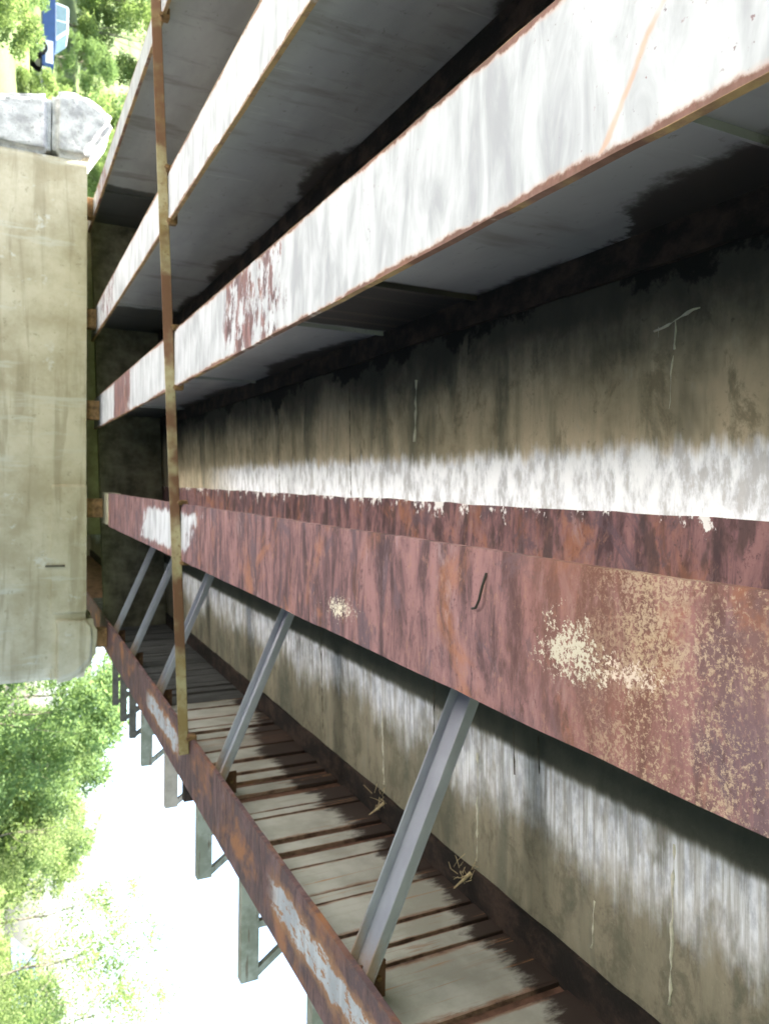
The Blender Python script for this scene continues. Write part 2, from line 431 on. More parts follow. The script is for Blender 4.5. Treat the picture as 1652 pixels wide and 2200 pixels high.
def ochre_mat():
    n = NT('ochre_rusted_angle')
    w = n.pos()
    a = n.noise(w, 2.4, 5, 0.65, (1, 1, 1))
    b = n.noise(w, 26, 5, 0.7)
    c = n.mix(n.mr(a, 0.4, 0.6), (0.27, 0.19, 0.095), (0.40, 0.345, 0.23))
    c = n.mix(n.mr(n.noise(w, 1.5, 4, 0.6, loc=(4, 4, 4)), 0.46, 0.6), c, (0.17, 0.085, 0.055))
    c = n.mix(n.mr(b, 0.56, 0.68, 0, 0.7), c, (0.17, 0.09, 0.05))
    return n.done(c, 0.85, b, 0.5, 0.005)

def bracket_mat():
    n = NT('mossy_bracket_steel')
    w = n.pos()
    a = n.noise(w, 4, 5, 0.65, (1, 1, 1))
    b = n.noise(w, 1.0, 3, 0.6, (3, 25, 25))
    c = n.mix(n.mr(a, 0.4, 0.62), (0.22, 0.225, 0.175), (0.35, 0.355, 0.30))
    c = n.mix(n.mr(b, 0.6, 0.72, 0, 0.7), c, (0.13, 0.085, 0.055))
    return n.done(c, 0.85, a, 0.3, 0.005)

def simple(name, col, rough=0.7, var=0.25, sc=6, metallic=0.0, spec=0.3):
    n = NT(name)
    v = n.obj()
    a = n.noise(v, sc, 5, 0.65)
    d = tuple(c * (1 - var) for c in col)
    u = tuple(min(1, c * (1 + var)) for c in col)
    return n.done(n.mix(n.mr(a, 0.3, 0.7), d, u), rough, a, 0.3, 0.01, metallic, spec)

def leaf_mat(name, c1, c2, trans=0.45):
    n = NT(name)
    w, r = n.pos(), n.rnd()
    a = n.noise(w, 0.9, 3, 0.6)
    b = n.noise(w, 7.0, 2, 0.6)
    f = n.mr(n.add(n.mul(a, 0.6), n.mul(b, 0.5), n.mul(r, 0.25)), 0.42, 0.85)
    c = n.mix(f, c1, c2)
    d = n.new('ShaderNodeBsdfDiffuse')
    t = n.new('ShaderNodeBsdfTranslucent')
    n.put(d.inputs['Color'], c)
    n.put(t.inputs['Color'], n.mix(0.5, c, (0.20, 0.30, 0.06)))
    m = n.new('ShaderNodeMixShader')
    m.inputs[0].default_value = trans
    n.t.links.new(d.outputs[0], m.inputs[1])
    n.t.links.new(t.outputs[0], m.inputs[2])
    n.t.links.new(m.outputs[0], n.out.inputs['Surface'])
    return n.m

def ground_mat():
    n = NT('grass_bank')
    w = n.pos()
    a = n.noise(w, 0.35, 5, 0.6)
    b = n.noise(w, 6, 5, 0.7)
    c = n.mix(n.mr(a, 0.35, 0.65), (0.06, 0.10, 0.03), (0.12, 0.16, 0.05))
    c = n.mix(n.mr(b, 0.55, 0.75, 0, 0.6), c, (0.24, 0.21, 0.13))
    return n.done(c, 0.95, b, 0.6, 0.08)

def water_mat():
    n = NT('shallow_river_water')
    w = n.pos()
    rip = n.noise(w, 1.0, 3, 0.5, (1.2, 3.5, 1))
    c = n.mix(n.noise(w, 0.4, 4, 0.6), (0.14, 0.145, 0.13), (0.20, 0.20, 0.18))
    b = n.new('ShaderNodeBsdfPrincipled')
    n.put(b.inputs['Base Color'], c)
    b.inputs['Roughness'].default_value = WATER_ROUGH
    b.inputs['IOR'].default_value = WATER_IOR
    n.t.links.new(b.outputs[0], n.out.inputs['Surface'])
    return n.m
WATER_ROUGH, WATER_IOR = 0.22, 1.8

M = {}
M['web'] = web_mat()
M['dark_rust'] = dark_rust_mat()
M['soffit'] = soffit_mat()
M['pier'] = pier_mat()
M['pale_block'] = pale_block_mat()
M['plank'] = plank_mat(0.05)
M['seam_rust'] = simple('rusted_plank_backing', (0.15, 0.08, 0.055), 0.9, 0.5, 5)
M['plank_dark'] = simple('dark_grey_plank_steel', (0.085, 0.085, 0.085), 0.8, 0.35, 3)  # darker grey for the planks towards the pier
M['brace'] = galv_mat()
M['ochre'] = ochre_mat()
M['bracket'] = bracket_mat()
M['grass_bank'] = ground_mat()
M['water'] = water_mat()
M['lime_and_light'] = simple('lime_deposit', (0.62, 0.60, 0.50), 0.9, 0.2, 14)
M['crack'] = simple('damp_crack', (0.09, 0.08, 0.06), 0.9, 0.3, 14)
M['clip_rust'] = simple('brown_rusted_clip', (0.20, 0.115, 0.06), 0.9, 0.5, 12)
M['straw'] = simple('dry_straw', (0.52, 0.42, 0.26), 0.9, 0.3, 30)
M['wire'] = simple('black_wire', (0.03, 0.025, 0.022), 0.7, 0.3, 30)
M['bark'] = simple('bark', (0.20, 0.17, 0.13), 0.95, 0.4, 9)
M['end_concrete'] = simple('greenish_end_concrete', (0.33, 0.31, 0.22), 0.9, 0.25, 4)
M['leaf_pale'] = leaf_mat('pale_green_leaves', (0.14, 0.20, 0.07), (0.28, 0.34, 0.15), 0.55)
M['leaf_mid'] = leaf_mat('mid_green_leaves', (0.11, 0.19, 0.085), (0.24, 0.32, 0.14), 0.55)
M['leaf_dark'] = leaf_mat('dark_green_leaves', (0.085, 0.16, 0.075), (0.19, 0.28, 0.12), 0.55)
M['road'] = simple('road_asphalt', (0.055, 0.055, 0.055), 0.9, 0.2, 3)
M['blue_paint'] = simple('dark_blue_truck_paint', (0.015, 0.06, 0.20), 0.3, 0.1, 3, 0.0, 0.5)
M['white_paint'] = simple('white_truck_panel', (0.78, 0.79, 0.80), 0.35, 0.05, 3, 0.0, 0.5)
M['tyre'] = simple('tyre_rubber', (0.02, 0.02, 0.02), 0.9, 0.2, 12)
M['rim'] = simple('grey_rim', (0.5, 0.5, 0.5), 0.4, 0.1, 12, 0.6)
M['glass'] = simple('pale_window_glass', (0.20, 0.30, 0.36), 0.08, 0.1, 3, 0.0, 0.8)
M['chrome'] = simple('bright_bumper', (0.7, 0.7, 0.7), 0.25, 0.05, 3, 0.8)
M['shed_wall'] = simple('beige_render', (0.50, 0.44, 0.30), 0.9, 0.1, 3)
M['shed_roof'] = simple('slate_blue_roof', (0.10, 0.13, 0.19), 0.7, 0.2, 5)

# ------------------------------------------------------------------ mesh helpers
def link(name, me, mat=None, parent=None, loc=(0, 0, 0)):
    o = bpy.data.objects.new(name, me)
    COL.objects.link(o)
    o.location = loc
    if mat is not None and me is not None and not me.materials:
        me.materials.append(mat)
    if parent is not None:
        o.parent = parent
    return o

def tag(o, label=None, cat=None, group=None, kind=None):
    for k, v in (('label', label), ('category', cat), ('group', group), ('kind', kind)):
        if v:
            o[k] = v
    return o

def empty(name, loc, label, cat, group=None):
    o = bpy.data.objects.new(name, None)
    COL.objects.link(o)
    o.location = loc
    o.empty_display_size = 0.2
    return tag(o, label, cat, group)

def from_bm(name, bm, mat, parent=None, loc=(0, 0, 0), smooth=False):
    me = bpy.data.meshes.new(name)
    bmesh.ops.recalc_face_normals(bm, faces=bm.faces)
    bm.to_mesh(me)
    bm.free()
    if smooth:
        me.polygons.foreach_set('use_smooth', [True] * len(me.polygons))
    return link(name, me, mat, parent, loc)

def add_box(bm, c, s, rot=None):
    m = Matrix.Translation(Vector(c))
    if rot is not None:
        m = m @ rot.to_4x4()
    m = m @ Matrix.Diagonal((s[0], s[1], s[2], 1))
    return bmesh.ops.create_cube(bm, size=1.0, matrix=m)['verts']

def box(name, c, s, mat, parent=None, bevel=0.0, rot=None, origin=None):
    """origin: where the object's own origin sits (coordinates c are then relative to the parent)"""
    bm = bmesh.new()
    org = Vector(origin) if origin is not None else Vector((0, 0, 0))
    add_box(bm, Vector(c) - org, s, rot)
    if bevel:
        bmesh.ops.bevel(bm, geom=bm.edges[:], offset=bevel, segments=2, affect='EDGES', profile=0.6)
    return from_bm(name, bm, mat, parent, org)

def bar_rot(a, b, hint=Vector((0, 1, 0))):
    d = (Vector(b) - Vector(a)).normalized()
    x = hint - d * hint.dot(d)
    x.normalize()
    y = d.cross(x)
    return Matrix((x, y, d)).transposed()

def add_bar(bm, a, b, w, t, hint=Vector((0, 1, 0)), off=(0, 0)):
    a, b = Vector(a), Vector(b)
    r = bar_rot(a, b, hint)
    c = (a + b) / 2 + r @ Vector((off[0], off[1], 0))
    add_box(bm, c, (w, t, (b - a).length), r)

def add_tube(bm, pts, radii, seg=7, cap=True):
    rings = []
    n = len(pts)
    for i, p in enumerate(pts):
        p = Vector(p)
        d = (Vector(pts[min(i + 1, n - 1)]) - Vector(pts[max(i - 1, 0)])).normalized()
        h = Vector((0, 0, 1)) if abs(d.z) < 0.9 else Vector((1, 0, 0))
        x = d.cross(h).normalized()
        y = d.cross(x)
        rings.append([bm.verts.new(p + (x * math.cos(2 * math.pi * k / seg) + y * math.sin(2 * math.pi * k / seg)) * radii[i]) for k in range(seg)])
    for r0, r1 in zip(rings, rings[1:]):
        for k in range(seg):
            bm.faces.new((r0[k], r0[(k + 1) % seg], r1[(k + 1) % seg], r1[k]))
    if cap:
        bm.faces.new(rings[0])
        bm.faces.new(rings[-1])

def prism(bm, poly, axis, a, b):
    """extrude a 2-D polygon: axis 'y' -> poly is (x,z); axis 'z' -> (x,y); axis 'x' -> (y,z)"""
    def P(p, t):
        return {'y': (p[0], t, p[1]), 'z': (p[0], p[1], t), 'x': (t, p[0], p[1])}[axis]
    v0 = [bm.verts.new(P(p, a)) for p in poly]
    v1 = [bm.verts.new(P(p, b)) for p in poly]
    bm.faces.new(v0)
    bm.faces.new(v1[::-1])
    k = len(poly)
    for i in range(k):
        bm.faces.new((v0[i], v0[(i + 1) % k], v1[(i + 1) % k], v1[i]))

def hnoise(p, s):
    from mathutils import noise
    return noise.fractal(Vector(p) * s, 0.9, 2.0, 4)

# ------------------------------------------------------------------ the setting
Y0, Y1 = -6.0, 27.0            # length of the bridge that is built
PIER_Y = 12.75
WATER_Z = -1.4

def zf(x):
    """height of the underside of a bottom flange: the deck has a slight crossfall"""
    return 3.0 + 0.035 * x

def terrain(x, y):
    t = max(0.0, min(1.0, (y - 15.5) / 6.0))
    t = t * t * (3 - 2 * t)
    h = -2.2 + 2.3 * t
    if y > 21:
        k = min(1.0, max(0.0, (-x + 6) / 20.0))
        u = min(1.0, (y - 21) / 19.0)
        h += u * (0.5 + 2.1 * k) + max(0, y - 47) * (0.02 + 0.34 * k * k)
    if y < -5:
        h += min(1.0, (-5 - y) / 6.0) * 3.0
    h += 0.25 * hnoise((x, y, 0), 0.13) * (1.0 if y > 15 and not 39.5 < y < 47.5 else 0.2)
    return h

def build_ground():
    xs = np.concatenate([np.linspace(-900, -60, 12), np.linspace(-54, 54, 73), np.linspace(60, 900, 12)])
    ys = np.concatenate([np.linspace(-900, -30, 10), np.linspace(-26, 80, 90), np.linspace(90, 900, 12)])
    vs = [(x, y, terrain(x, min(max(y, -30), 90))) for y in ys for x in xs]
    nx = len(xs)
    fs = [(j * nx + i, j * nx + i + 1, (j + 1) * nx + i + 1, (j + 1) * nx + i) for j in range(len(ys) - 1) for i in range(nx - 1)]
    me = bpy.data.meshes.new('ground')
    me.from_pydata(vs, [], fs)
    me.polygons.foreach_set('use_smooth', [True] * len(me.polygons))
    tag(link('ground', me, M['grass_bank']), kind='structure')
    bm = bmesh.new()
    bmesh.ops.create_grid(bm, x_segments=2, y_segments=2, size=1, matrix=Matrix.Translation((0, 5.5, WATER_Z)) @ Matrix.Diagonal((300, 14, 1, 1)))
    tag(from_bm('river_water', bm, M['water']), kind='structure')
    bm = bmesh.new()
    xs2 = np.linspace(-60, 5, 40)
    top = [[bm.verts.new((x, y, terrain(x, 43.5) + 0.12)) for x in xs2] for y in (41.2, 46.0)]
    for i in range(len(xs2) - 1):
        bm.faces.new((top[0][i], top[0][i + 1], top[1][i + 1], top[1][i]))
    tag(from_bm('road', bm, M['road']), kind='structure')
build_ground()

# ------------------------------------------------------------------ deck
DECK = empty('bridge_deck', (0, 6, 4), 'stained concrete bridge deck seen from below, resting on the steel girders', 'bridge deck')
def soffit_z(x):
    return zf(x) + 1.085
def deck():
    bm = bmesh.new()
    xl, xr = -5.0, 3.5
    poly = [(xl, soffit_z(xl)), (xr, soffit_z(xr)), (xr, soffit_z(xr) + 0.3), (xl, soffit_z(xl) + 0.3)]
    prism(bm, [(p[0], p[1] - 4) for p in poly], 'y', Y0 - 6, Y1 - 6)
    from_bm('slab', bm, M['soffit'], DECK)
    def deposit(name, pts, r, mat, wob=0.005):
        b = bmesh.new()
        P, R_ = [], []
        for i in range(len(pts) - 1):
            a, c = Vector(pts[i]), Vector(pts[i + 1])
            n_ = max(2, int((c - a).length / 0.035))
            for k in range(n_):
                q = a.lerp(c, k / n_)
                P.append(q + Vector((random.uniform(-.004, .004), random.uniform(-wob, wob), 0)))
                R_.append(r * random.choice((0.15, 0.5, 0.9, 1.2, 1.5)))
        P = [Vector((p.x, p.y - 6, soffit_z(p.x) - 4 - 0.001)) for p in P]
        add_tube(b, P, R_, 6)
        from_bm(name, b, mat, DECK, smooth=True)
    deposit('lime_crack', [(-0.55, 2.315, 0), (-0.44, 2.325, 0), (-0.30, 2.335, 0)], 0.0055, M['lime_and_light'])
    deposit('lime_crack', [(-0.72, 2.18, 0), (-0.71, 2.24, 0), (-0.69, 2.30, 0), (-0.68, 2.34, 0), (-0.66, 2.45, 0)], 0.006, M['lime_and_light'])
    deposit('lime_crack', [(-0.69, 2.30, 0), (-0.60, 2.305, 0), (-0.55, 2.315, 0)], 0.004, M['lime_and_light'])
    deposit('lime_crack', [(-0.68, 2.39, 0), (-0.60, 2.40, 0)], 0.0035, M['lime_and_light'])
    deposit('lime_crack', [(1.50, 2.29, 0), (2.25, 2.31, 0)], 0.0065, M['lime_and_light'])
    deposit('lime_crack', [(1.60, 3.79, 0), (2.31, 3.81, 0)], 0.0065, M['lime_and_light'])
    deposit('lime_crack', [(1.70, 5.09, 0), (2.30, 5.07, 0)], 0.008, M['lime_and_light'])
    deposit('lime_crack', [(-0.70, 4.50, 0), (-0.25, 4.53, 0)], 0.008, M['lime_and_light'])
    deposit('lime_crack', [(2.0, 2.78, 0), (2.28, 2.80, 0)], 0.004, M['lime_and_light'])
    for (xa, xb, y) in ((-0.75, 0.18, 7.37), (1.05, 1.64, 3.42), (1.05, 1.56, 3.2), (1.1, 2.2, 4.3), (-0.75, 0.15, 5.6), (1.1, 2.25, 6.3)):
        deposit('joint_crack', [(xa, y, 0), ((xa + xb) / 2, y + 0.012, 0), (xb, y, 0)], 0.004, M['crack'], 0.002)
deck()

# ------------------------------------------------------------------ girders
GX = (-4.25, -2.53, -1.09, 0.465)
EDGE_X = 2.56
FW, FT = 0.51, 0.032

def jag_flange(name, half, y0, y1, z0, z1, mat, parent, origin, chew=0.004):
    """a long flange plate with slightly corroded, uneven long edges"""
    bm = bmesh.new()
    ys = np.arange(y0, y1 + 0.01, 0.12)
    rows = []
    for y in ys:
        l = -half + chew * (hnoise((y, origin[0], 1), 3.0) + 0.5 * hnoise((y, origin[0], 7), 11.0))
        r = half + chew * (hnoise((y, origin[0], 3), 3.0) + 0.5 * hnoise((y, origin[0], 5), 11.0))
        rows.append([bm.verts.new((x, y, z)) for (x, z) in ((l, z0), (r, z0), (r, z1), (l, z1))])
    for a, b in zip(rows, rows[1:]):
        for k in range(4):
            bm.faces.new((a[k], a[(k + 1) % 4], b[(k + 1) % 4], b[k]))
    bm.faces.new(rows[0])
    bm.faces.new(rows[-1])
    return from_bm(name, bm, mat, parent)

def girder(x, label, flange_mat_, top_mat, web_m, stiffs, top_half=0.165, half=FW / 2, stop=None):
    z = zf(x)
    g = empty('steel_girder', (x, 0, z), label, 'girder', 'girders under the deck')
    jag_flange('bottom_flange', half, Y0, stop or Y1, 0, FT, flange_mat_, g, (x, 0, 0))
    if stop:
        box('end_block', (0, stop + 0.48, 0.10), (2 * half - 0.02, 0.95, 0.19), M['end_concrete'], g, 0.012)
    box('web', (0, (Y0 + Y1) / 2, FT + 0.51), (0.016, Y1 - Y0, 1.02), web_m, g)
    jag_flange('top_flange', top_half, Y0, Y1, 1.052, 1.083, top_mat, g, (x, 0, 0), 0.01)
    for (sy, side) in stiffs:
        box('stiffener', (side * 0.022, sy, FT + 0.51), (0.028, 0.014, 1.015), web_m, g, 0.0)
    return g

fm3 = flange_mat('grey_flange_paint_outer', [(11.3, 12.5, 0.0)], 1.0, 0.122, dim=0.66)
fm2 = flange_mat('white_flange_paint_second', [(10.9, 12.4, 0.03)], 4.0, 0.208)
fm1 = flange_mat('white_flange_paint_middle', [(4.05, 5.25, 0.03), (9.7, 11.2, 0.16)], 2.0, 0.243, (2.14, -0.708))
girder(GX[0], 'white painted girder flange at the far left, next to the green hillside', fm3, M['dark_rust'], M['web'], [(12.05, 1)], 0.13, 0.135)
girder(GX[1], 'narrow looking white painted girder between the outermost one and the broad white one', fm2, M['dark_rust'], M['web'], [(11.6, 1)], 0.165, 0.225)
girder(GX[2], 'broad white painted girder with a rusty weld line and one brown corroded patch', fm1, M['dark_rust'], M['web'], [(1.62, 1), (3.72, 1), (4.92, 1), (8.0, 1), (11.6, 1)])
G4 = girder(GX[3], 'girder with its whole flange rusted purple brown and flaked cream paint', rust_flange_mat(), mottled_top_mat(), M['dark_rust'], [(3.25, 1), (5.9, 1), (8.5, 1), (11.1, 1)], 0.355, FW / 2, 12.34)
GE = girder(EDGE_X, 'edge girder of upright pale planks over a brown flange with white paint scars', edge_flange_mat(), M['dark_rust'], M['seam_rust'], [], 0.225)

def planks():
    me = bpy.data.meshes.new('plank')
    bm = bmesh.new()
    bmesh.ops.create_cube(bm, size=1.0)
    bmesh.ops.bevel(bm, geom=[e for e in bm.edges if abs(e.verts[0].co.z - e.verts[1].co.z) > 0.5], offset=0.04, segments=2, affect='EDGES')
    bm.to_mesh(me)
    bm.free()
    me.materials.append(M['plank'])
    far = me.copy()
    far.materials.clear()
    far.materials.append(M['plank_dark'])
    # (width, gap after it) read off the photograph from the camera towards the pier
    seq = [(0.30, .02), (0.36, .03), (0.20, .02), (0.38, .04), (0.36, .035), (0.10, .012), (0.42, .022), (0.09, .02), (0.13, .05), (0.40, .02), (0.10, .02), (0.30, .02)]
    near = [(-1.2 + 0.0, 0)]
    y = 0.2
    marks = []
    first = [(0.45, .02), (0.4, .03), (0.45, .03), (0.42, .03), (0.42, .02)]   # 0.2 .. 2.4
    for w_, g_ in first:
        marks.append((y, w_)); y += w_ + g_
    y = 2.46
    for w_, g_ in [(0.47, .07), (0.47, .02), (0.12, .03), (0.15, .03), (0.34, .01), (0.095, .01), (0.34, .02), (0.15, .08), (0.13, .07), (0.36, .02), (0.09, .02), (0.22, .13), (0.16, .12), (0.15, .05)]:
        marks.append((y, w_)); y += w_ + g_
    while y < 17.0:
        w_ = random.choice((0.09, 0.16, 0.22, 0.34, 0.28))
        marks.append((y, w_)); y += w_ + random.choice((0.015, 0.02, 0.03, 0.06, 0.09))
    y = -0.25
    while y > -3.0:
        marks.append((y, 0.4)); y -= 0.44
    for i, (y, w_) in enumerate(marks):
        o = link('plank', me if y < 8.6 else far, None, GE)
        o.location = (-0.024 + random.uniform(-.004, .004), y + w_ / 2, FT + 0.512)
        o.scale = (0.030, w_, 1.00)
planks()

# ------------------------------------------------------------------ braces
def brace(y, label):
    a = Vector((GX[3] + 0.05, y, zf(GX[3]) + 0.94))
    b = Vector((EDGE_X - 0.19, y, zf(EDGE_X) + FT + 0.03))
    t = empty('diagonal_brace', b, label, 'brace', 'diagonal braces to the edge girder')
    A, B = a - b, Vector((0, 0, 0))
    # channel: a broad back turned to the camera and to the ground, two flanges behind it
    h = Vector((0, 1, 0))
    bm = bmesh.new(); add_bar(bm, A, B, 0.19, 0.010, h); bmesh.ops.bevel(bm, geom=bm.edges[:], offset=0.003, segments=1, affect='EDGES')
    from_bm('channel_back', bm, M['brace'], t)
    for s in (-1, 1):
        bm = bmesh.new(); add_bar(bm, A, B, 0.011, 0.050, h, (s * 0.0895, -0.0300)); bmesh.ops.bevel(bm, geom=bm.edges[:], offset=0.003, segments=1, affect='EDGES')
        from_bm('channel_flange', bm, M['brace'], t)
    bm = bmesh.new(); add_box(bm, (0.07, 0.03, 0.05), (0.20, 0.012, 0.16)); gp = from_bm('gusset_plate', bm, M['seam_rust'], t)
    for bx, bz in ((0.0, 0.03), (0.05, 0.09), (0.12, 0.03)):
        bm = bmesh.new()
        bmesh.ops.create_cone(bm, cap_ends=True, segments=6, radius1=0.013, radius2=0.013, depth=0.02, matrix=Matrix.Translation((bx, 0.016, bz)) @ Matrix.Rotation(rad(90), 4, 'X'))
        from_bm('bolt', bm, M['clip_rust'], gp)
    return t
brace(3.25, 'grey blue channel brace nearest the camera')
brace(5.95, 'second grey brace, just before the ochre cross angle')
brace(8.6, 'third grey brace, half hidden by the ochre cross angle')
brace(10.6, 'fourth grey brace, in the dark bay short of the pier')
brace(12.3, 'farthest grey brace, just short of the pier edge')

# ------------------------------------------------------------------ cross angle under the flanges
def cross_angle():
    y = 7.12
    xa, xb = -4.5, 2.45
    def Z(x): return zf(x) - 0.006
    t = empty('cross_angle', (-0.9, y, Z(-0.9)), 'long ochre rusted steel angle bolted across beneath all the girder flanges', 'steel angle')
    o = Vector((-0.9, y, Z(-0.9)))
    bm = bmesh.new()
    A, B = Vector((xa, y + .05, Z(xa))) - o, Vector((xb, y - .30, Z(xb))) - o
    add_bar(bm, A, B, 0.009, 0.085, Vector((0, 1, 0)), (0, -0.0425))
    bmesh.ops.bevel(bm, geom=bm.edges[:], offset=0.002, segments=1, affect='EDGES')
    from_bm('upright_leg', bm, M['ochre'], t)
    bm = bmesh.new()
    add_bar(bm, A, B, 0.085, 0.009, Vector((0, 1, 0)), (0.047, 0.0))
    from_bm('flat_leg', bm, M['ochre'], t)
    for gx in (*GX, EDGE_X):
        for s in (-1, 1):
            x = gx + s * ({GX[0]: 0.135, GX[1]: 0.225}.get(gx, FW / 2) + 0.012)
            if x > 2.7 or x < xa:
                continue
            c = Vector((x, y + .05 - .35 * (x - xa) / (xb - xa), zf(x))) - o
            bm = bmesh.new()
            add_box(bm, c + Vector((0, -0.03, 0.02)), (0.045, 0.075, 0.07))
            add_box(bm, c + Vector((-s * 0.03, -0.03, 0.052)), (0.09, 0.07, 0.014))
            bmesh.ops.bevel(bm, geom=bm.edges[:], offset=0.004, segments=1, affect='EDGES')
            cl = from_bm('clip', bm, M['clip_rust'], t)
            bm = bmesh.new()
            bmesh.ops.create_cone(bm, cap_ends=True, segments=6, radius1=0.018, radius2=0.018, depth=0.03, matrix=Matrix.Translation(c + Vector((0, -0.075, -0.02))) @ Matrix.Rotation(rad(90), 4, 'X'))
            from_bm('bolt', bm, M['clip_rust'], cl)
cross_angle()

# ------------------------------------------------------------------ end diaphragms between the girders
M['pad'] = simple('grimy_bearing_block', (0.16, 0.13, 0.09), 0.9, 0.45, 7)
M['diaphragm'] = simple('shade_darkened_concrete', (0.13, 0.12, 0.09), 0.95, 0.5, 3)  # shade of the end bays put into the concrete's dark colour
for xa, xb, lab in ((GX[0], GX[1], 'dark end diaphragm between the two outermost white girders'), (GX[1], GX[2], 'dark end diaphragm left of the broad white girder'), (GX[2], GX[3], 'dark end diaphragm between the broad white and the rusted girder'), (GX[3], EDGE_X, 'dark end diaphragm behind the farthest brace')):
    xm = (xa + xb) / 2
    t = empty('end_diaphragm', (xm, 13.60, zf(xm)), lab, 'diaphragm', 'end diaphragms at the pier')
    bm = bmesh.new()
    hw = (xb - xa) / 2 - 0.012
    prism(bm, [(-hw, 0.035 - .035 * hw), (hw, 0.035 + .035 * hw), (hw, 1.05 + .035 * hw), (-hw, 1.05 - .035 * hw)], 'y', 0, 0.18)
    from_bm('panel', bm, M['diaphragm'], t)

# ------------------------------------------------------------------ outrigger brackets on the outer side of the edge girder
def bracket(y, xo, label, mat, deep=0.13):
    z = zf(EDGE_X) + FT + 0.004
    t = empty('outrigger_bracket', (EDGE_X + 0.2, y, z), label, 'bracket', 'outrigger brackets beside the edge girder')
    x0 = EDGE_X + 0.2
    L = xo - x0
    bm = bmesh.new()
    add_box(bm, ((L / 2) - 0.09, 0.0, deep / 2), (L + 0.18, 0.012, deep))
    add_box(bm, ((L / 2) - 0.09, 0.045, 0.005), (L + 0.18, 0.078, 0.010))
    add_box(bm, ((L / 2) - 0.09, 0.045, deep - 0.005), (L + 0.18, 0.078, 0.010))
    from_bm('beam', bm, mat, t)
    bm = bmesh.new(); add_bar(bm, (L - 0.40, 0.03, deep), (L - 0.40, 0.03, 1.0), 0.045, 0.05, Vector((0, 1, 0))); from_bm('post', bm, mat, t)
    bm = bmesh.new(); add_bar(bm, (L - 0.03, 0.03, deep - 0.02), (L - 0.40, 0.03, 0.62), 0.045, 0.05, Vector((0, 1, 0))); from_bm('brace_bar', bm, mat, t)
    return t
M['bracket_dark'] = simple('dark_weathered_bracket', (0.10, 0.09, 0.075), 0.85, 0.35, 6)
M['bracket_pale'] = simple('pale_bracket_steel', (0.40, 0.34, 0.29), 0.8, 0.2, 5)
bracket(3.85, 3.62, 'outrigger bracket nearest the camera, cut off by the bottom edge of the picture', M['bracket'])
bracket(5.25, 3.62, 'biggest outrigger bracket in view, moss green, against white sky', M['bracket'])
bracket(6.65, 3.53, 'moss green outrigger bracket second in view from the camera', M['bracket'])
bracket(7.22, 3.05, 'short dark outrigger stub at the end of the ochre cross angle', M['dark_rust'], 0.16)
bracket(8.15, 3.48, 'pale pinkish outrigger bracket past the ochre cross angle', M['bracket_pale'])
bracket(9.7, 3.56, 'outrigger bracket just past the pale one', M['bracket'])
bracket(10.7, 3.52, 'thin dark outrigger bracket third from the pier', M['bracket_dark'], 0.085)
bracket(11.6, 3.55, 'dark outrigger bracket second from the pier', M['bracket_dark'], 0.085)
bracket(12.5, 3.55, 'dark outrigger bracket nearest the pier end', M['bracket_dark'], 0.085)

